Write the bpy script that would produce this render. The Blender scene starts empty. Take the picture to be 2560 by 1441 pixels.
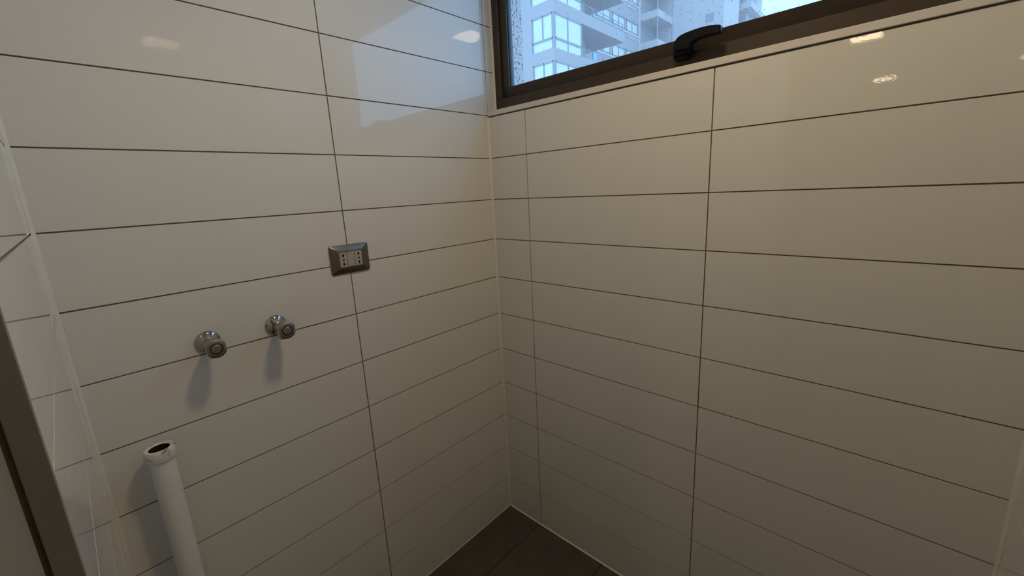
import bpy, bmesh, math, random
from mathutils import Vector, Matrix
random.seed(7)
scene = bpy.context.scene
COL = scene.collection

# ------------------------------------------------------------------ camera
CAM = Vector((1.13525, -1.13955, 1.38393))
yaw, pit, rol = math.radians(133.41196), math.radians(-12.25135), math.radians(-3.02602)
F = Vector((math.cos(pit) * math.cos(yaw), math.cos(pit) * math.sin(yaw), math.sin(pit)))
rt = F.cross(Vector((0, 0, 1))).normalized()
up = rt.cross(F)
c_, s_ = math.cos(rol), math.sin(rol)
RT, UP = c_ * rt + s_ * up, -s_ * rt + c_ * up
cd = bpy.data.cameras.new('camera')
cam = bpy.data.objects.new('camera', cd)
COL.objects.link(cam)
cam.matrix_world = Matrix(((RT.x, UP.x, -F.x, CAM.x), (RT.y, UP.y, -F.y, CAM.y), (RT.z, UP.z, -F.z, CAM.z), (0, 0, 0, 1)))
cd.sensor_fit = 'HORIZONTAL'
cd.sensor_width = 36
cd.lens = 1037.39 / 2560 * 36
cd.shift_x = 9.9 / 2560
cd.shift_y = -20.8 / 2560
cd.clip_start = 0.01
cd.clip_end = 400
scene.camera = cam

# ------------------------------------------------------------------ world, exposure
LAMP_COLOR = (1.0, 0.78, 0.48)
LAMP_STRENGTH = 60.0
HALL_LAMP_STRENGTH = 20.0
SKY_COLOR = (0.275, 0.57, 1.0)
SKY_STRENGTH = 3.1
w = bpy.data.worlds.new('overcast_sky')
scene.world = w
w.use_nodes = True
bg = w.node_tree.nodes['Background']
bg.inputs[0].default_value = (*SKY_COLOR, 1)
bg.inputs[1].default_value = SKY_STRENGTH
vs = scene.view_settings
vs.view_transform = 'Standard'
vs.look = 'None'
vs.exposure = 0.0
vs.gamma = 1.0
vs.use_curve_mapping = False
scene.cycles.use_denoising = True
scene.cycles.use_light_tree = False
scene.cycles.sample_clamp_indirect = 0.0
scene.cycles.caustics_reflective = False
scene.cycles.max_bounces = 7
scene.cycles.diffuse_bounces = 4
scene.cycles.glossy_bounces = 4
scene.cycles.transparent_max_bounces = 10

# ------------------------------------------------------------------ helpers
def bm_box(bm, lo, hi, bev=0.0):
    """box with optional 45 degree chamfer on all edges"""
    r = bmesh.ops.create_cube(bm, size=1.0)
    vv = r['verts']
    for v in vv:
        v.co = Vector([(lo[i] + hi[i]) / 2 + v.co[i] * (hi[i] - lo[i]) for i in range(3)])
    if bev > 0:
        es = list({e for v in vv for e in v.link_edges})
        bmesh.ops.bevel(bm, geom=es, offset=bev, segments=1, affect='EDGES')
    return bm

def bm_prism(bm, pts, axis, a, b):
    """polygon pts (2d) extruded along axis from a to b; 2d order is the other two axes cyclic"""
    def mk(p, t):
        co = [0, 0, 0]
        o = [i for i in range(3) if i != axis]
        co[o[0]], co[o[1]], co[axis] = p[0], p[1], t
        return bm.verts.new(co)
    v0 = [mk(p, a) for p in pts]
    v1 = [mk(p, b) for p in pts]
    n = len(pts)
    bm.faces.new(v0)
    bm.faces.new(v1[::-1])
    for i in range(n):
        bm.faces.new((v0[i], v1[i], v1[(i + 1) % n], v0[(i + 1) % n]))
    return bm

def bm_lathe(bm, prof, origin, axis='x', n=32, flat=None):
    """prof: (t, r) along axis. flat: clamp half width on the horizontal cross axis"""
    rings = []
    for t, r in prof:
        ring = []
        for k in range(n):
            a = 2 * math.pi * k / n
            u, v = r * math.cos(a), r * math.sin(a)
            if flat and r > flat:
                u = max(-flat, min(flat, u))
            if axis == 'x':
                co = (origin[0] + t, origin[1] + u, origin[2] + v)
            elif axis == 'y':
                co = (origin[0] + u, origin[1] + t, origin[2] + v)
            else:
                co = (origin[0] + u, origin[1] + v, origin[2] + t)
            ring.append(bm.verts.new(co))
        rings.append(ring)
    for i in range(len(rings) - 1):
        for k in range(n):
            bm.faces.new((rings[i][k], rings[i][(k + 1) % n], rings[i + 1][(k + 1) % n], rings[i + 1][k]))
    bm.faces.new(rings[0][::-1])
    bm.faces.new(rings[-1])
    return bm

def obj(name, bm, mat, parent=None, smooth=False, kind=None, label=None, category=None, group=None):
    if isinstance(bm, bpy.types.Mesh):
        me = bm
    else:
        bmesh.ops.recalc_face_normals(bm, faces=bm.faces[:])
        me = bpy.data.meshes.new(name)
        bm.to_mesh(me)
        bm.free()
        me.materials.append(mat)
        if smooth:
            for p in me.polygons:
                p.use_smooth = True
            try:
                me.set_sharp_from_angle(angle=math.radians(35))
            except Exception:
                pass
    o = bpy.data.objects.new(name, me)
    COL.objects.link(o)
    if parent is not None:
        o.parent = parent
    if kind: o['kind'] = kind
    if label: o['label'] = label
    if category: o['category'] = category
    if group: o['group'] = group
    return o

def empty(name, label=None, category=None, kind=None, group=None, loc=(0, 0, 0)):
    o = bpy.data.objects.new(name, None)
    COL.objects.link(o)
    o.location = loc
    o.empty_display_size = 0.05
    if kind: o['kind'] = kind
    if label: o['label'] = label
    if category: o['category'] = category
    if group: o['group'] = group
    return o

def box(name, lo, hi, mat, parent=None, bev=0.0, **k):
    return obj(name, bm_box(bmesh.new(), lo, hi, bev), mat, parent, **k)

# ------------------------------------------------------------------ materials
def new_mat(name):
    m = bpy.data.materials.new(name)
    m.use_nodes = True
    nt = m.node_tree
    return m, nt, nt.nodes['Principled BSDF']

def set_in(b, **k):
    for key, v in k.items():
        b.inputs[key.replace('_', ' ')].default_value = v

def plain(name, col, rough=0.5, metal=0.0, noise=0.0, nscale=40, bump=0.0, bscale=200, spec=0.5, coat=0.0):
    m, nt, b = new_mat(name)
    b.inputs['Roughness'].default_value = rough
    b.inputs['Metallic'].default_value = metal
    b.inputs['Specular IOR Level'].default_value = spec
    b.inputs['Coat Weight'].default_value = coat
    tc = nt.nodes.new('ShaderNodeTexCoord')
    n = nt.nodes.new('ShaderNodeTexNoise')
    n.inputs['Scale'].default_value = nscale
    n.inputs['Detail'].default_value = 1.5
    nt.links.new(tc.outputs['Object'], n.inputs['Vector'])
    cr = nt.nodes.new('ShaderNodeMix')
    cr.data_type = 'RGBA'
    cr.inputs[6].default_value = (*[max(0, c * (1 - noise)) for c in col], 1)
    cr.inputs[7].default_value = (*[min(1, c * (1 + noise)) for c in col], 1)
    nt.links.new(n.outputs['Fac'], cr.inputs[0])
    nt.links.new(cr.outputs[2], b.inputs['Base Color'])
    if bump > 0:
        n2 = nt.nodes.new('ShaderNodeTexNoise')
        n2.inputs['Scale'].default_value = bscale
        n2.inputs['Detail'].default_value = 0.5
        nt.links.new(tc.outputs['Object'], n2.inputs['Vector'])
        bp = nt.nodes.new('ShaderNodeBump')
        bp.inputs['Strength'].default_value = bump
        bp.inputs['Distance'].default_value = 0.001
        nt.links.new(n2.outputs['Fac'], bp.inputs['Height'])
        nt.links.new(bp.outputs['Normal'], b.inputs['Normal'])
    return m

M = {}
M['tile'] = plain('glazed_wall_tile', (0.74, 0.73, 0.69), rough=0.03, noise=0.02, nscale=9, bump=0.010, bscale=260)
M['grout'] = plain('grey_grout', (0.16, 0.135, 0.105), rough=0.9, noise=0.35, nscale=60, bump=0.3, bscale=400)
M['silicone'] = plain('beige_silicone', (0.78, 0.75, 0.68), rough=0.5, noise=0.08, nscale=30)
M['floor_tile'] = plain('dark_floor_tile', (0.072, 0.065, 0.055), rough=0.55, noise=0.35, nscale=14, bump=0.08, bscale=150)
M['floor_grout'] = plain('dark_floor_grout', (0.022, 0.017, 0.014), rough=0.95, noise=0.2)
M['plaster'] = plain('white_plaster', (0.72, 0.71, 0.69), rough=0.9, noise=0.03, nscale=12, bump=0.1, bscale=120)
M['sill'] = plain('satin_sill_trim', (0.70, 0.66, 0.61), rough=0.35, noise=0.03)
M['edge_trim'] = plain('dark_metal_edge_trim', (0.30, 0.28, 0.25), rough=0.4, metal=0.2, noise=0.08)
M['bronze'] = plain('bronze_aluminium', (0.060, 0.043, 0.029), rough=0.42, metal=0.35, noise=0.06)
M['rubber'] = plain('black_gasket', (0.01, 0.01, 0.012), rough=0.6)
M['black'] = plain('black_painted_handle', (0.004, 0.004, 0.006), rough=0.38, noise=0.1, spec=0.25)
M['chrome'] = plain('chrome', (0.42, 0.40, 0.37), rough=0.10, metal=1.0, noise=0.03)
M['satin'] = plain('satin_chrome', (0.35, 0.35, 0.35), rough=0.30, metal=1.0, noise=0.05)
M['hole_shade'] = plain('painted_hole_shade', (0.008, 0.007, 0.008), rough=0.8)  # near-black colour stands in for the shade inside holes and hollows
M['red'] = plain('red_indicator', (0.10, 0.008, 0.01), rough=0.4)
M['blue'] = plain('blue_indicator', (0.01, 0.015, 0.09), rough=0.4)
M['plate'] = plain('bronze_socket_plate', (0.20, 0.175, 0.145), rough=0.32, metal=0.85, noise=0.04)
M['module'] = plain('beige_module', (0.43, 0.39, 0.345), rough=0.4, noise=0.03)
M['pvc'] = plain('white_pvc', (0.80, 0.80, 0.77), rough=0.35, noise=0.05, nscale=20, bump=0.05, bscale=90)
M['lamp_frame'] = plain('white_lamp_frame', (0.8, 0.8, 0.8), rough=0.4)

# stained pvc rim
m, nt, b = new_mat('stained_pvc_rim')
tc = nt.nodes.new('ShaderNodeTexCoord')
n = nt.nodes.new('ShaderNodeTexNoise'); n.inputs['Scale'].default_value = 55; n.inputs['Detail'].default_value = 7
cr = nt.nodes.new('ShaderNodeValToRGB')
cr.color_ramp.elements[0].position = 0.28; cr.color_ramp.elements[0].color = (0.12, 0.08, 0.05, 1)
cr.color_ramp.elements[1].position = 0.42; cr.color_ramp.elements[1].color = (0.76, 0.73, 0.67, 1)
nt.links.new(tc.outputs['Object'], n.inputs['Vector'])
nt.links.new(n.outputs['Fac'], cr.inputs[0]); nt.links.new(cr.outputs[0], b.inputs['Base Color'])
b.inputs['Roughness'].default_value = 0.45
M['rim'] = m

# lamp
m, nt, b = new_mat('warm_led_diffuser')
set_in(b, Base_Color=(0.9, 0.88, 0.82, 1), Emission_Color=(*LAMP_COLOR, 1), Emission_Strength=LAMP_STRENGTH)
M['led'] = m
m, nt, b = new_mat('warm_hall_led_diffuser')
set_in(b, Base_Color=(0.9, 0.88, 0.82, 1), Emission_Color=(*LAMP_COLOR, 1), Emission_Strength=HALL_LAMP_STRENGTH)
M['hall_led'] = m

# architectural glass: clear, with a mirror reflection by angle
m = bpy.data.materials.new('window_glass'); m.use_nodes = True
nt = m.node_tree; nt.nodes.clear()
out = nt.nodes.new('ShaderNodeOutputMaterial')
mix = nt.nodes.new('ShaderNodeMixShader'); fr = nt.nodes.new('ShaderNodeFresnel')
geo = nt.nodes.new('ShaderNodeNewGeometry'); mr = nt.nodes.new('ShaderNodeMapRange')   # same reflectance on both faces of the pane
mr.inputs['To Min'].default_value = 1.5; mr.inputs['To Max'].default_value = 1 / 1.5
nt.links.new(geo.outputs['Backfacing'], mr.inputs['Value']); nt.links.new(mr.outputs[0], fr.inputs[0])
tr = nt.nodes.new('ShaderNodeBsdfTransparent'); tr.inputs[0].default_value = (0.97, 0.985, 0.99, 1)
gl = nt.nodes.new('ShaderNodeBsdfGlossy'); gl.inputs['Roughness'].default_value = 0.0
haze_film = nt.nodes.new('ShaderNodeMixShader'); haze_film.inputs[0].default_value = 0.085      # wet, misted pane; its veil also stands in for the haze outside
tl = nt.nodes.new('ShaderNodeBsdfTranslucent'); tl.inputs[0].default_value = (0.95, 0.95, 0.95, 1)
nt.links.new(tr.outputs[0], haze_film.inputs[1]); nt.links.new(tl.outputs[0], haze_film.inputs[2])
nt.links.new(fr.outputs[0], mix.inputs[0]); nt.links.new(haze_film.outputs[0], mix.inputs[1]); nt.links.new(gl.outputs[0], mix.inputs[2])
nt.links.new(mix.outputs[0], out.inputs[0])
M['glass'] = m
# rain drops
m = bpy.data.materials.new('rain_drop'); m.use_nodes = True
nt = m.node_tree; nt.nodes.clear()
out = nt.nodes.new('ShaderNodeOutputMaterial')
mix = nt.nodes.new('ShaderNodeMixShader'); mix.inputs[0].default_value = 0.05
tr = nt.nodes.new('ShaderNodeBsdfTransparent'); tr.inputs[0].default_value = (0.33, 0.27, 0.22, 1)
gl = nt.nodes.new('ShaderNodeBsdfGlossy'); gl.inputs['Roughness'].default_value = 0.05
nt.links.new(tr.outputs[0], mix.inputs[1]); nt.links.new(gl.outputs[0], mix.inputs[2]); nt.links.new(mix.outputs[0], out.inputs[0])
M['drop'] = m
# exterior
M['facade'] = plain('pale_render', (0.455, 0.33, 0.285), rough=0.9, noise=0.03, nscale=0.6)
M['facade_grey'] = plain('grey_render', (0.48, 0.37, 0.33), rough=0.9, noise=0.04, nscale=0.6)
M['facade_light'] = plain('white_render', (0.62, 0.47, 0.41), rough=0.9, noise=0.03, nscale=0.6)
M['far_frame'] = plain('grey_window_frame', (0.33, 0.25, 0.22), rough=0.5, noise=0.05)
M['far_pane'] = plain('curtained_window_pane', (0.74, 0.66, 0.60), rough=0.08, noise=0.05, nscale=1.5)
M['rail'] = plain('grey_railing', (0.25, 0.27, 0.29), rough=0.5)
M['towel'] = plain('blue_towel', (0.25, 0.45, 0.80), rough=0.9, noise=0.1)
M['linen'] = plain('white_linen', (0.85, 0.85, 0.86), rough=0.9)
M['ground'] = plain('pale_paving', (0.50, 0.46, 0.43), rough=0.6, noise=0.2, nscale=0.3)
m, nt, b = new_mat('pebbled_stucco')
tc = nt.nodes.new('ShaderNodeTexCoord')
n = nt.nodes.new('ShaderNodeTexNoise'); n.inputs['Scale'].default_value = 95; n.inputs['Detail'].default_value = 4
cr = nt.nodes.new('ShaderNodeValToRGB')
cr.color_ramp.elements[0].position = 0.38; cr.color_ramp.elements[0].color = (0.10, 0.10, 0.10, 1)
cr.color_ramp.elements[1].position = 0.48; cr.color_ramp.elements[1].color = (0.80, 0.66, 0.58, 1)
bp = nt.nodes.new('ShaderNodeBump'); bp.inputs['Strength'].default_value = 0.8; bp.inputs['Distance'].default_value = 0.004
nt.links.new(tc.outputs['Object'], n.inputs['Vector']); nt.links.new(n.outputs['Fac'], cr.inputs[0])
nt.links.new(cr.outputs[0], b.inputs['Base Color']); nt.links.new(n.outputs['Fac'], bp.inputs['Height'])
nt.links.new(bp.outputs['Normal'], b.inputs['Normal']); b.inputs['Roughness'].default_value = 0.9
M['stucco'] = m

# ------------------------------------------------------------------ room shell
XR, YB, ZC = 1.357, -1.176, 2.27          # right wall, return wall, ceiling
XE = 0.712                                # end of the return wall
PITCH, GAP = 0.150, 0.0030
TH, REC = 0.008, 0.0022                   # tile thickness, joint depth
WX0, WX1, WZ0, WZ1 = 0.0, 1.275, 1.6635, 2.25   # window opening

wall_left = box('wall_left', (-0.15, -1.30, -0.05), (-REC, 0.0415, ZC), M['grout'], kind='structure')
wall_right = empty('wall_right', kind='structure')
def wr(lo, hi): return box('wall_core', lo, hi, M['grout'], wall_right)
wr((-0.15, REC, -0.05), (XR + 0.15, 0.21, 1.6455))
wr((WX1, REC, 1.6455), (XR + 0.15, 0.21, ZC))
wr((-0.15, REC, WZ1), (WX1, 0.21, ZC))
wall_return = box('wall_back', (-0.15, -1.30, -0.05), (XE - REC, YB - REC, ZC), M['grout'], kind='structure')
wall_side = box('wall_side', (XR + REC, -1.30, -0.05), (XR + 0.15, 0.21, ZC), M['grout'], kind='structure')
ceiling = box('ceiling', (-0.15, -1.30, ZC), (XR + 0.15, 0.21, ZC + 0.12), M['plaster'], kind='structure')
floor = box('floor', (-1.2, -5.8, -0.10), (2.4, 0.21, -0.0015), M['floor_grout'], kind='structure')
header = box('wall_doorway_header', (XE, -1.30, 2.12), (XR + REC, YB, ZC), M['plaster'], kind='structure')

tile_cache = {}
def tile_mesh(wd, ht):
    key = (round(wd, 4), round(ht, 4))
    if key not in tile_cache:
        bm = bmesh.new()
        a, h = wd / 2, ht / 2
        # local: x width, z height, y depth (front at 0 facing -y)
        back = [bm.verts.new((x, TH, z)) for x, z in ((-a, -h), (a, -h), (a, h), (-a, h))]
        fr = [bm.verts.new((x, 0, z)) for x, z in ((-a, -h), (a, -h), (a, h), (-a, h))]
        bm.faces.new(fr)
        bm.faces.new(back[::-1])
        for i in range(4):
            j = (i + 1) % 4
            bm.faces.new((back[i], back[j], fr[j], fr[i]))
        bmesh.ops.recalc_face_normals(bm, faces=bm.faces[:])
        me = bpy.data.meshes.new('tile'); bm.to_mesh(me); bm.free()
        me.materials.append(M['tile'])
        tile_cache[key] = me
    return tile_cache[key]

def tile(parent, center, wd, ht, face):
    """face: direction the tile faces"""
    o = bpy.data.objects.new('tile', tile_mesh(wd, ht)); COL.objects.link(o)
    rz = {'-y': 0, '+x': math.pi / 2, '+y': math.pi, '-x': -math.pi / 2}[face]
    j = lambda s: random.gauss(0, s)
    o.rotation_euler = (j(0.0007), j(0.0003), rz + j(0.0005))
    o.location = center
    o.parent = parent
    return o

def tile_rows(parent, edges, face, plane, z0=0.0, z1=ZC, fixed_axis='x'):
    r = 0
    while z0 + r * PITCH < z1 - 0.004:
        a, bz = z0 + r * PITCH, min(z0 + (r + 1) * PITCH, z1)
        for e0, e1 in zip(edges[:-1], edges[1:]):
            mid = (e0 + e1) / 2
            wd = abs(e1 - e0) - GAP
            zc = (a + bz) / 2
            pr = plane + random.uniform(-0.00012, 0.00012)
            pos = (pr, mid, zc) if fixed_axis == 'x' else (mid, pr, zc)
            tile(parent, pos, wd, bz - a - GAP, face)
        r += 1

# left wall: two full columns, plus the narrow reveal strip beside the window
tile_rows(wall_left, [YB, -0.5953, 0.0], '+x', 0.0)
for r in range(11, 16):
    a, bz = r * PITCH, min((r + 1) * PITCH, ZC)
    tile(wall_left, (0.0, 0.0195, (a + bz) / 2), 0.0385 - GAP / 2, bz - a - GAP, '+x')
# right (window) wall: three columns below the sill, then the jamb beside the window
for r in range(11):
    a, bz = r * PITCH, min((r + 1) * PITCH, 1.6445)
    for e0, e1 in ((0.0, 0.1755), (0.1755, 0.7760), (0.7760, XR)):
        tile(wall_right, ((e0 + e1) / 2, random.uniform(-0.0002, 0.0002), (a + bz) / 2), e1 - e0 - GAP, bz - a - GAP, '-y')
for r in range(11, 16):
    a, bz = r * PITCH, min((r + 1) * PITCH, ZC)
    tile(wall_right, ((WX1 + XR) / 2, 0.0, (a + bz) / 2), XR - WX1 - GAP, bz - a - GAP, '-y')
# return wall with its end face, and the side wall opposite
tile_rows(wall_return, [0.0, 0.112, XE - 0.0005], '+y', YB, fixed_axis='y')
for z0, z1 in ((-0.002, 0.036), (0.036, 0.636), (0.636, 1.236), (1.236, 1.836), (1.836, ZC)):
    tile(wall_return, (XE, (-1.1925 - 1.30) / 2, (z0 + z1) / 2), 0.1075 - GAP, z1 - z0 - 0.004, '+x')
tile_rows(wall_side, [-1.30, -0.60, 0.0], '-x', XR, fixed_axis='x')

# dark corner profile on the end of the return wall
tr = bmesh.new()
bm_box(tr, (XE - 0.004, YB - 0.0145, 0.0), (XE + 0.0022, YB + 0.0004, ZC), 0.0005)
obj('trim_1', tr, M['edge_trim'], kind='structure')

# silicone beads in the corners
def bead(name, pts, axis, a, b, mat='silicone'):
    return obj(name, bm_prism(bmesh.new(), pts, axis, a, b), M[mat], kind='structure')
s = 0.0062
bead('trim_2', [(0, 0), (s, 0), (s * 0.45, -s * 0.45), (0, -s)], 2, 0.0, 1.6445)
s = 0.0058
bead('trim_3', [(0, YB), (0, YB + s), (s * 0.48, YB + s * 0.48), (s, YB)], 2, 0.0, ZC)
bead('trim_4', [(XR, 0), (XR, -s), (XR - s * 0.48, -s * 0.48), (XR - s, 0)], 2, 0.0, ZC)
s = 0.0042
bead('trim_5', [(0, 0), (-s, 0), (-s * 0.5, s * 0.5), (0, s)], 0, 0.006, XR)       # floor along window wall
bead('trim_6', [(0, 0), (s * 0.45, 0), (s * 0.22, s * 0.22), (0, s * 0.45)], 1, YB, -0.006)  # floor along left wall
# sill trim under the window
sl = bmesh.new()
bm_box(sl, (0.002, -0.0045, 1.6468), (XR, 0.0405, 1.6635), 0.0008)
obj('trim_7', sl, M['sill'], kind='structure')
bead('trim_8', [(0.0, 0.0360), (0.0065, 0.0375), (0.0075, 0.0405), (0.0, 0.0405)], 2, 1.6635, WZ1)  # sealant beside the frame

# floor tiles, 30 x 60
ft_cache = {}
def floor_tile(x0, x1, y0, y1):
    key = (round(x1 - x0, 4), round(y1 - y0, 4))
    if key not in ft_cache:
        wx, wy = (x1 - x0 - 0.003) / 2, (y1 - y0 - 0.003) / 2
        bm = bm_box(bmesh.new(), (-wx, -wy, -0.008), (wx, wy, 0.0), 0.0006)
        me = bpy.data.meshes.new('tile'); bm.to_mesh(me); bm.free(); me.materials.append(M['floor_tile'])
        ft_cache[key] = me
    o = bpy.data.objects.new('tile', ft_cache[key]); COL.objects.link(o)
    o.location = ((x0 + x1) / 2, (y0 + y1) / 2, random.uniform(-0.0003, 0.0))
    o.parent = floor
xs = [0.0, 0.165, 0.465, 0.765, 1.065, XR]
ys = [0.0, -0.60, YB]
for i in range(len(xs) - 1):
    for j in range(len(ys) - 1):
        floor_tile(xs[i], xs[i + 1], ys[j + 1], ys[j])

# ------------------------------------------------------------------ hallway behind the doorway
HX0, HX1, HY = -0.9, 2.1, -5.6
box('wall_hall_left', (HX0 - 0.1, HY, -0.05), (HX0, -1.30, 2.39), M['plaster'], kind='structure')
box('wall_hall_right', (HX1, HY, -0.05), (HX1 + 0.1, -1.30, 2.39), M['plaster'], kind='structure')
box('wall_hall_end', (HX0 - 0.1, HY - 0.1, -0.05), (HX1 + 0.1, HY, 2.39), M['plaster'], kind='structure')
box('wall_hall_front_left', (HX0 - 0.1, -1.31, -0.05), (-0.15, -1.18, 2.39), M['plaster'], kind='structure')
box('wall_hall_front_right', (XR + 0.15, -1.31, -0.05), (HX1 + 0.1, -1.18, 2.39), M['plaster'], kind='structure')
box('ceiling_hall', (HX0 - 0.1, HY - 0.1, ZC), (HX1 + 0.1, -1.30, ZC + 0.12), M['plaster'], kind='structure')

# ------------------------------------------------------------------ ceiling lamps
def lamp(x, y, label, led='led'):
    t = empty('ceiling_light', label, 'ceiling light', group='square recessed ceiling lights', loc=(x, y, ZC))
    a, bo, hz = 0.080, 0.090, 0.006
    fb = bmesh.new()
    for lo, hi in (((-bo, -bo), (bo, -a)), ((-bo, a), (bo, bo)), ((-bo, -a), (-a, a)), ((a, -a), (bo, a))):
        bm_box(fb, (lo[0], lo[1], -hz), (hi[0], hi[1], -0.0002), 0.0)
    obj('frame', fb, M['lamp_frame'], t)
    db = bm_box(bmesh.new(), (-a, -a, -0.004), (a, a, -0.0005))
    obj('diffuser', db, M[led], t)
lamp(0.80, -0.57, 'square warm white ceiling light in the middle of the tiled laundry room')
lamp(0.845, -2.80, 'square warm white ceiling light in the hallway nearest the doorway', 'hall_led')
lamp(0.887, -4.66, 'square warm white ceiling light at the far end of the hallway', 'hall_led')

# ------------------------------------------------------------------ window
win = empty('window_1', kind='structure')
FY = 0.040
def frame_ring(name, x0, x1, z0, z1, wl, wr_, wb, wt, y0, y1, mat, parent, bev=0.001, slant=0.0):
    bm = bmesh.new()
    bm_prism(bm, [(y0 + slant, z0), (y1, z0), (y1, z0 + wb), (y0 + 0.001, z0 + wb), (y0, z0 + wb - 0.001)], 0, x0, x1)
    bm_box(bm, (x0, y0, z1 - wt), (x1, y1, z1), bev)
    bm_box(bm, (x0, y0, z0 + wb), (x0 + wl, y1, z1 - wt), bev)
    bm_box(bm, (x1 - wr_, y0, z0 + wb), (x1, y1, z1 - wt), bev)
    return obj(name, bm, mat, parent)
frame_ring('window_frame', 0.0062, WX1, WZ0, WZ1, 0.0285, 0.0285, 0.0425, 0.030, FY, 0.070, M['bronze'], win)
sash = frame_ring('sash', 0.0365, WX1 - 0.030, 1.7075, WZ1 - 0.032, 0.0300, 0.0300, 0.0350, 0.0330, FY + 0.0100, 0.068, M['bronze'], win, slant=0.010)
frame_ring('gasket', 0.0655, WX1 - 0.059, 1.7415, WZ1 - 0.064, 0.0030, 0.0030, 0.0018, 0.002, FY + 0.0165, 0.076, M['rubber'], sash, 0.0)
GY = 0.062
pane = box('pane', (0.064, GY, 1.739), (WX1 - 0.058, GY + 0.005, WZ1 - 0.062), M['glass'], win)
# rain on the outside of the pane
rb = bmesh.new()
rr = random.Random(3)
def drop(x, z, r, el, tilt):
    n = 6
    cv = rb.verts.new((x, GY + 0.005 + r * 0.7, z))
    ring = []
    for k in range(n):
        a = 2 * math.pi * k / n
        u, v = r * math.cos(a), r * el * math.sin(a)
        ring.append(rb.verts.new((x + u * math.cos(tilt) - v * math.sin(tilt), GY + 0.0052, z + u * math.sin(tilt) + v * math.cos(tilt))))
    for k in range(n):
        rb.faces.new((cv, ring[k], ring[(k + 1) % n]))
for k in range(3000):
    x = rr.uniform(0.07, WX1 - 0.06)
    if rr.random() > 0.22 + 0.78 * min(1.0, x / 0.85) ** 2:
        continue
    drop(x, rr.uniform(1.742, WZ1 - 0.066), 0.00075 * rr.uniform(0.5, 1.5), rr.uniform(1.0, 2.4), rr.uniform(-0.8, -0.2))
for k in range(420):  # beads gathered along the lower edge
    drop(rr.uniform(0.07, WX1 - 0.06), 1.742 + abs(rr.gauss(0, 0.006)), 0.0006 * rr.uniform(0.6, 1.7), rr.uniform(0.9, 1.5), 0)
obj('raindrops', rb, M['drop'], pane, kind='stuff')
# handle
hb = bmesh.new()
bm_box(hb, (0.6690, 0.014, 1.6860), (0.7045, FY + 0.0005, 1.7260), 0.0015)
bm_box(hb, (0.6720, 0.002, 1.6930), (0.7150, 0.030, 1.7225), 0.0015)
hbase = obj('handle', hb, M['black'], win)
out = [(0.6790, 1.7000), (0.6785, 1.7150), (0.6805, 1.7235), (0.6850, 1.7295), (0.6920, 1.7335), (0.7050, 1.7365), (0.7250, 1.7385),
       (0.7450, 1.7390), (0.7650, 1.7375), (0.7780, 1.7350), (0.7850, 1.7330), (0.7870, 1.7310), (0.7872, 1.7185), (0.7855, 1.7165),
       (0.7740, 1.7160), (0.7560, 1.7170), (0.7380, 1.7160), (0.7260, 1.7125), (0.7190, 1.7080), (0.7175, 1.7000)]
lv = bm_prism(bmesh.new(), out, 1, -0.010, 0.008)
bmesh.ops.recalc_face_normals(lv, faces=lv.faces[:])
es = [e for e in lv.edges if abs(e.verts[0].co.y - e.verts[1].co.y) < 1e-6]
bmesh.ops.bevel(lv, geom=es, offset=0.0022, segments=2, affect='EDGES')
obj('lever', lv, M['black'], hbase, smooth=True)

# outside jamb: smooth band, then pebbled render
box('trim_9', (-0.15, 0.0415, 1.40), (-0.001, 0.150, ZC + 0.3), M['facade'], kind='structure')
box('wall_outside', (-1.5, 0.150, 0.5), (0.0, 0.212, ZC + 0.6), M['stucco'], kind='structure')

# ------------------------------------------------------------------ wall socket
so = empty('wall_socket', 'bronze wall socket plate with two outlets on the tiled left wall', 'socket', loc=(0.0, -0.593, 1.2147))
def rrect(hw, hh, r, n=4):
    pts = []
    for cx, cy, a0 in ((hw - r, hh - r, 0), (-hw + r, hh - r, 90), (-hw + r, -hh + r, 180), (hw - r, -hh + r, 270)):
        for k in range(n + 1):
            a = math.radians(a0 + 90 * k / n)
            pts.append((cx + r * math.cos(a), cy + r * math.sin(a)))
    return pts
pb = bmesh.new()
loops = []
for x, hw, hh, r in ((0.0004, 0.0575, 0.0408, 0.0060), (0.0030, 0.0575, 0.0408, 0.0060), (0.0044, 0.0565, 0.0398, 0.0055),
                     (0.0105, 0.0375, 0.0250, 0.0022), (0.0112, 0.0352, 0.0227, 0.0012), (0.0112, 0.0346, 0.0222, 0.0010), (0.0070, 0.0345, 0.0221, 0.0010)):
    loops.append([pb.verts.new((x, y, z)) for y, z in rrect(hw, hh, r)])
for i in range(len(loops) - 1):
    n = len(loops[i])
    for k in range(n):
        pb.faces.new((loops[i][k], loops[i][(k + 1) % n], loops[i + 1][(k + 1) % n], loops[i + 1][k]))
obj('cover_plate', pb, M['plate'], so, smooth=True)
box('backing', (0.0004, -0.0344, -0.0220), (0.0072, 0.0344, 0.0220), M['hole_shade'], so)
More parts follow.
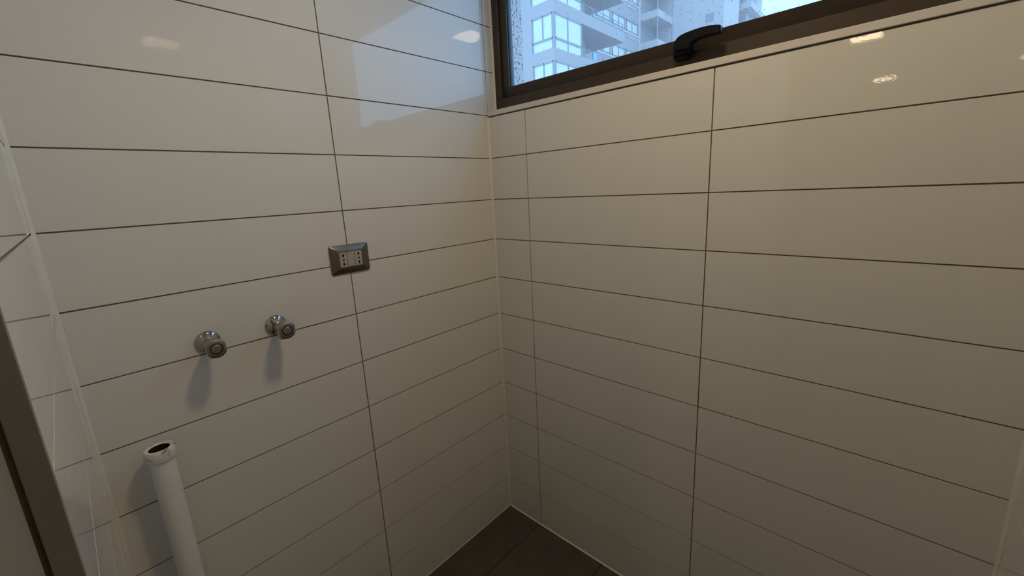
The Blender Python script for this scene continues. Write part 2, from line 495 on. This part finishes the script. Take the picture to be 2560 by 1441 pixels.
for i, yc in enumerate((-0.0228, 0.0, 0.0228)):
    mb = bm_box(bmesh.new(), (0.0070, yc - 0.01095, -0.0215), (0.0108, yc + 0.01095, 0.0215), 0.0007)
    mo = obj('outlet' if i != 1 else 'blank_module', mb, M['module'], so)
    if i != 1:
        for zc, kind in ((0.0125, 1), (0.0, 0), (-0.0125, -1)):
            hbm = bmesh.new()
            if kind == 0:
                pts = [(yc + 0.0027 * math.cos(a), 0.0027 * math.sin(a)) for a in [2 * math.pi * k / 14 for k in range(14)]]
            else:   # outline of two overlapping round pin holes
                pts = []
                for k in range(9):
                    a = math.radians(-20 + 220 * k / 8)
                    pts.append((yc + 0.0030 * math.cos(a), kind * (0.0145 - 0.001 + 0.0030 * math.sin(a))))
                for k in range(9):
                    a = math.radians(160 + 220 * k / 8)
                    pts.append((yc + 0.0023 * math.cos(a), kind * (0.0098 + 0.0023 * math.sin(a))))
            bm_prism(hbm, pts, 0, 0.0102, 0.01092)
            obj('pin_hole_plug', hbm, M['hole_shade'], mo)  # solid plug level with the face, coloured like the dark inside a hole

# ------------------------------------------------------------------ wall valves
def valve(y, z, ring_mat, label, spin):
    t = empty('wall_valve', label, 'valve', group='chrome washing machine valves', loc=(0, y, z))
    eb = bm_lathe(bmesh.new(), [(0.0003, 0.0248), (0.0028, 0.0250), (0.0050, 0.0240), (0.0080, 0.0195), (0.0105, 0.0130), (0.0120, 0.0105)], (0, 0, 0), n=48)
    obj('escutcheon', eb, M['chrome'], t, smooth=True)
    bb = bm_lathe(bmesh.new(), [(0.0100, 0.0092), (0.0300, 0.0092), (0.0320, 0.0125), (0.0500, 0.0125)], (0, 0, 0), n=32)
    obj('body', bb, M['chrome'], t, smooth=True)
    nb = bm_lathe(bmesh.new(), [(-0.0285, 0.0075), (-0.0285, 0.0092), (-0.0240, 0.0096), (-0.0225, 0.0082), (-0.0200, 0.0096), (-0.0180, 0.0082), (-0.0120, 0.0085), (0.0, 0.0085)], (0.0405, 0, 0), axis='z', n=24)
    nz = obj('spout', nb, M['chrome'], t, smooth=True)
    ob = bm_lathe(bmesh.new(), [(-0.0287, 0.0068), (-0.0283, 0.0068)], (0.0405, 0, 0), axis='z', n=20)
    obj('spout_shade_disc', ob, M['hole_shade'], nz)  # flat disc, painted dark for the shade inside the spout
    kb = bm_lathe(bmesh.new(), [(0.0430, 0.0150), (0.0450, 0.0180), (0.0520, 0.0197), (0.0760, 0.0207), (0.0785, 0.0203), (0.0795, 0.0188),
                                (0.0795, 0.0126), (0.0775, 0.0122)], (0, 0, 0), n=56, flat=0.0178)
    kn = obj('knob', kb, M['satin'], t, smooth=True)
    kn.rotation_euler = (spin, 0, 0)
    gb = bm_lathe(bmesh.new(), [(0.0772, 0.0121), (0.0778, 0.0121)], (0, 0, 0), n=40)
    obj('indicator_ring', gb, M[ring_mat], kn)
    cb = bm_lathe(bmesh.new(), [(0.0774, 0.0100), (0.0805, 0.0100), (0.0815, 0.0090), (0.0818, 0.0070)], (0, 0, 0), n=40)
    obj('cap', cb, M['satin'], kn, smooth=True)
    # raised round emblem with an S curve
    sb = bmesh.new()
    path = []
    for k in range(13):
        a = math.radians(40 + 230 * k / 12)
        path.append((0.0018 * math.cos(a), 0.0017 + 0.0017 * math.sin(a)))
    for k in range(1, 13):
        a = math.radians(90 - 230 * k / 12)
        path.append((0.0018 * math.cos(a), -0.0017 + 0.0017 * math.sin(a)))
    for p0, p1 in zip(path[:-1], path[1:]):
        d = Vector((p1[0] - p0[0], p1[1] - p0[1])); 
        if d.length < 1e-7: continue
        nn = Vector((-d.y, d.x)).normalized() * 0.00035
        q = [(p0[0] + nn.x, p0[1] + nn.y), (p1[0] + nn.x, p1[1] + nn.y), (p1[0] - nn.x, p1[1] - nn.y), (p0[0] - nn.x, p0[1] - nn.y)]
        bm_prism(sb, q, 0, 0.0815, 0.0822)
    for k in range(28):
        a0, a1 = 2 * math.pi * k / 28, 2 * math.pi * (k + 1) / 28
        q = [(r * math.cos(a), r * math.sin(a)) for r, a in ((0.0053, a0), (0.0059, a0), (0.0059, a1), (0.0053, a1))]
        bm_prism(sb, q, 0, 0.0815, 0.0822)
    obj('emblem', sb, M['chrome'], kn)
    # dark disc painted as the shade in the knob's set screw hollow
    hb_ = bm_lathe(bmesh.new(), [(-0.0181, 0.0040), (-0.0179, 0.0040)], (0.0560, 0, 0.0), axis='y', n=20)
    obj('screw_shade_disc', hb_, M['hole_shade'], kn)
valve(-0.957, 1.0772, 'red', 'chrome wall valve with red ring, above the white standpipe', math.radians(3))
valve(-0.811, 1.0772, 'blue', 'chrome wall valve with blue ring, nearer the wall socket', math.radians(-3))

# ------------------------------------------------------------------ drain standpipe
pp = empty('standpipe', 'white plastic drain standpipe rising from the floor by the left wall', 'pipe', loc=(0.047, -1.085, 0.0))
sb = bmesh.new()
bm_lathe(sb, [(0.0, 0.0212), (0.30, 0.0214), (0.60, 0.0217), (0.872, 0.0220)], (0, 0, 0), axis='z', n=40)
obj('pipe', sb, M['pvc'], pp, smooth=True)
cb = bmesh.new()
n = 44
prof = [(0.866, 0.0222), (0.868, 0.0262), (0.874, 0.0274), (0.882, 0.0276), (0.888, 0.0268), (0.8915, 0.0250), (0.8920, 0.0205), (0.8905, 0.0185), (0.8890, 0.0180)]
rings = [[cb.verts.new((r * math.cos(2 * math.pi * k / n), r * math.sin(2 * math.pi * k / n), z)) for k in range(n)] for z, r in prof]
for i in range(len(rings) - 1):
    for k in range(n):
        cb.faces.new((rings[i][k], rings[i][(k + 1) % n], rings[i + 1][(k + 1) % n], rings[i + 1][k]))
rim = obj('rim', cb, M['rim'], pp, smooth=True)
bb = bmesh.new()
r0 = [bb.verts.new((0.0180 * math.cos(2 * math.pi * k / n), 0.0180 * math.sin(2 * math.pi * k / n), 0.8892)) for k in range(n)]
r1 = [bb.verts.new((0.0172 * math.cos(2 * math.pi * k / n), 0.0172 * math.sin(2 * math.pi * k / n), 0.8730)) for k in range(n)]
for k in range(n):
    bb.faces.new((r0[k], r0[(k + 1) % n], r1[(k + 1) % n], r1[k]))
bb.faces.new(r1)
obj('bore_shade_cup', bb, M['hole_shade'], rim)  # shallow cup, blackened to pass for the shade of a deep pipe

# ------------------------------------------------------------------ buildings outside
FH = 2.60
bd = empty('apartment_building', 'pale apartment block with glazed corner bay and long balconies outside the window', 'building', loc=(-14.76, 20.69, -12.0))
def rel(o, par):
    o.location = [-c for c in par.location]
    return o
def part(name, lo, hi, mat, par=bd, bev=0.0, **k):
    return rel(box(name, lo, hi, M[mat], par, bev, **k), par)
XB, YA, XK = -14.76, 20.69, -19.44
part('wall', (-30, YA, -12), (-16.44, YA + 6, 22), 'facade')
part('core', (-22, YA + 3.0, -12), (-17.6, 25.6, 22), 'facade_grey')
def glazing(par, axis, plane, a0, a1, divs, z0, zr0, zr1, z1, fw=0.07, lower_divs=()):
    """window with frame; panes are sub-parts. axis 0: plane x const, runs along y; axis 1: plane y const, runs along x"""
    fb = bmesh.new()
    def bx(u0, u1, z0_, z1_, d0, d1):
        if axis == 1: bm_box(fb, (u0, plane + d0, z0_), (u1, plane + d1, z1_))
        else: bm_box(fb, (plane - d1, u0, z0_), (plane - d0, u1, z1_))
    bx(a0, a1, z1 - fw * 1.3, z1, 0, 0.12)
    bx(a0, a1, zr0, zr1, 0, 0.12)
    for u in (a0, a1 - fw):
        bx(u, u + fw, z0, z1, 0, 0.12)
    for u in divs:
        bx(u - fw * 0.4, u + fw * 0.4, zr1, z1, 0, 0.12)
    for u in lower_divs:
        bx(u - fw * 0.15, u + fw * 0.15, z0, zr0, 0, 0.12)
    f = rel(obj('window', fb, M['far_frame'], par), par)
    ed = [a0] + list(divs) + [a1]
    cells = [(ed[i], ed[i + 1], zr1, z1 - fw) for i in range(len(ed) - 1)]
    if zr0 - z0 > 0.1:
        ed = [a0] + list(lower_divs) + [a1]
        cells += [(ed[i], ed[i + 1], z0, zr0) for i in range(len(ed) - 1)]
    for u0, u1, q0, q1 in cells:
        if axis == 1: lo, hi = (u0 + 0.01, plane + 0.05, q0), (u1 - 0.01, plane + 0.10, q1)
        else: lo, hi = (plane - 0.10, u0 + 0.01, q0), (plane - 0.05, u1 - 0.01, q1)
        obj('pane', bm_box(bmesh.new(), lo, hi), M['far_pane'], f)
for k in range(-2, 3):
    h = 11.36 + FH * k
    # glazed corner bay
    glazing(bd, 1, YA, -16.42, XB - 0.10, (-15.61,), h - 1.92, h - 1.43, h - 1.32, h)
    glazing(bd, 0, XB, YA + 0.10, 23.68, (22.15,), h - 1.92, h - 1.43, h - 1.32, h, lower_divs=(22.15,))
    part('corner_post', (XB - 0.10, YA, h - 1.92), (XB, YA + 0.10, h), 'far_frame')
    part('room_core', (-16.3, YA + 0.25, h - 1.92), (XB - 0.25, 23.55, h), 'facade')
    # spandrel that carries on as the balcony front
    part('balcony_slab', (-16.44, YA, h - 2.60), (XB, 23.68, h - 1.92), 'facade')
    part('balcony_slab', (XK + 0.4, 23.68, h - 2.60), (XB, 29.20, h - 2.28), 'facade')
    part('parapet', (XB - 0.16, 23.68, h - 2.28), (XB, 29.20, h - 1.92), 'facade')
    # railing
    rl = bmesh.new()
    zt = h - 1.92
    bm_box(rl, (XB - 0.10, 23.70, zt + 0.50), (XB - 0.06, 29.15, zt + 0.54))
    for z in (0.17, 0.34):
        bm_box(rl, (XB - 0.09, 23.70, zt + z), (XB - 0.07, 29.15, zt + z + 0.02))
    for i in range(5):
        yy = 23.75 + i * 1.34
        bm_box(rl, (XB - 0.10, yy, zt), (XB - 0.06, yy + 0.05, zt + 0.52))
    rel(obj('railing', rl, M['rail'], bd), bd)

# towel and linen on the lower balcony rail
zt = 9.44
tw = bmesh.new()
for (y0, y1) in ((25.05, 25.28), (25.30, 25.46)):
    bm_box(tw, (XB - 0.05, y0, zt + 0.02), (XB - 0.02, y1, zt + 0.60), 0.01)
    bm_box(tw, (XB - 0.14, y0, zt + 0.15), (XB - 0.11, y1, zt + 0.60), 0.01)
    bm_box(tw, (XB - 0.14, y0, zt + 0.55), (XB - 0.02, y1, zt + 0.60), 0.01)
obj('towel', tw, M['towel'], label='light blue towel draped over the balcony railing of the apartment block', category='towel')

wing = empty('apartment_wing', 'recessed apartment wing with paired windows and stepped balconies behind the corner block', 'building', loc=(XK, 41.27, -12.0))
part('wall', (XK - 5, 30.0, -12), (XK, 44.69, 24), 'facade', wing)
part('column', (XK, 40.95, -12), (XK + 0.12, 41.27, 24), 'facade_light', wing)
for k in range(-2, 3):
    h = 16.40 + FH * k
    for y0 in (33.2, 35.9, 38.5):
        glazing(wing, 0, XK + 0.06, y0, y0 + 2.3, (y0 + 1.15,), h - 0.98, h - 0.98, h - 0.90, h, fw=0.10)
    part('ledge', (XK, 30.0, h - 1.18), (XK + 0.05, 40.95, h - 1.0), 'facade_light', wing)
    part('vent', (XK, 38.7, h - 1.55), (XK + 0.04, 40.6, h - 1.25), 'facade_grey', wing)
    zb = 16.75 + FH * k
    part('balcony_slab', (XK, 41.27, zb), (-17.57, 44.69, zb + 0.2), 'facade_light', wing)
    part('parapet', (XK, 41.27, zb + 0.2), (-17.56, 41.40, zb + 0.64), 'facade_light', wing)
    part('parapet', (-17.69, 41.40, zb + 0.2), (-17.57, 44.69, zb + 0.64), 'facade_light', wing)
part('post', (-17.68, 41.3, -12), (-17.60, 41.38, 24), 'facade', wing)

tower = empty('apartment_tower', 'plain pale tower wall with small vent beside the sky', 'building', loc=(-15.0, 44.8, -12.0))
part('wall', (-20.5, 44.8, -12), (-12.80, 49.5, 34), 'facade_light', tower)
part('pilaster', (-17.56, 44.70, -12), (-17.40, 44.8, 34), 'facade_light', tower)
vb = bmesh.new()
for i in range(6):
    bm_box(vb, (-14.38, 44.74, 16.12 + i * 0.115), (-13.68, 44.80, 16.18 + i * 0.115))
bm_box(vb, (-14.42, 44.77, 16.06), (-13.64, 44.80, 16.84))
rel(obj('vent', vb, M['facade_grey'], tower), tower)

far = empty('distant_tower', 'distant white tower with small stepped balconies at the edge of the sky', 'building', loc=(-13.2, 52.0, -12.0))
part('wall', (-16, 52.0, -12), (-12.75, 58, 36), 'facade_light', far)
for k in range(-3, 5):
    zb = 15.6 + FH * k
    part('balcony_slab', (-13.2, 50.6, zb), (-12.0, 56.0, zb + 0.55), 'facade_light', far)
    part('balcony_recess', (-13.1, 51.6, zb + 0.7), (-12.70, 55.5, zb + 2.2), 'facade_grey', far)
part('antenna_pole', (-12.08, 50.7, -12), (-12.03, 50.75, 36), 'rail', far)
box('ground_outside', (-120, 0.4, -12.4), (120, 200, -12.0), M['ground'], kind='structure')
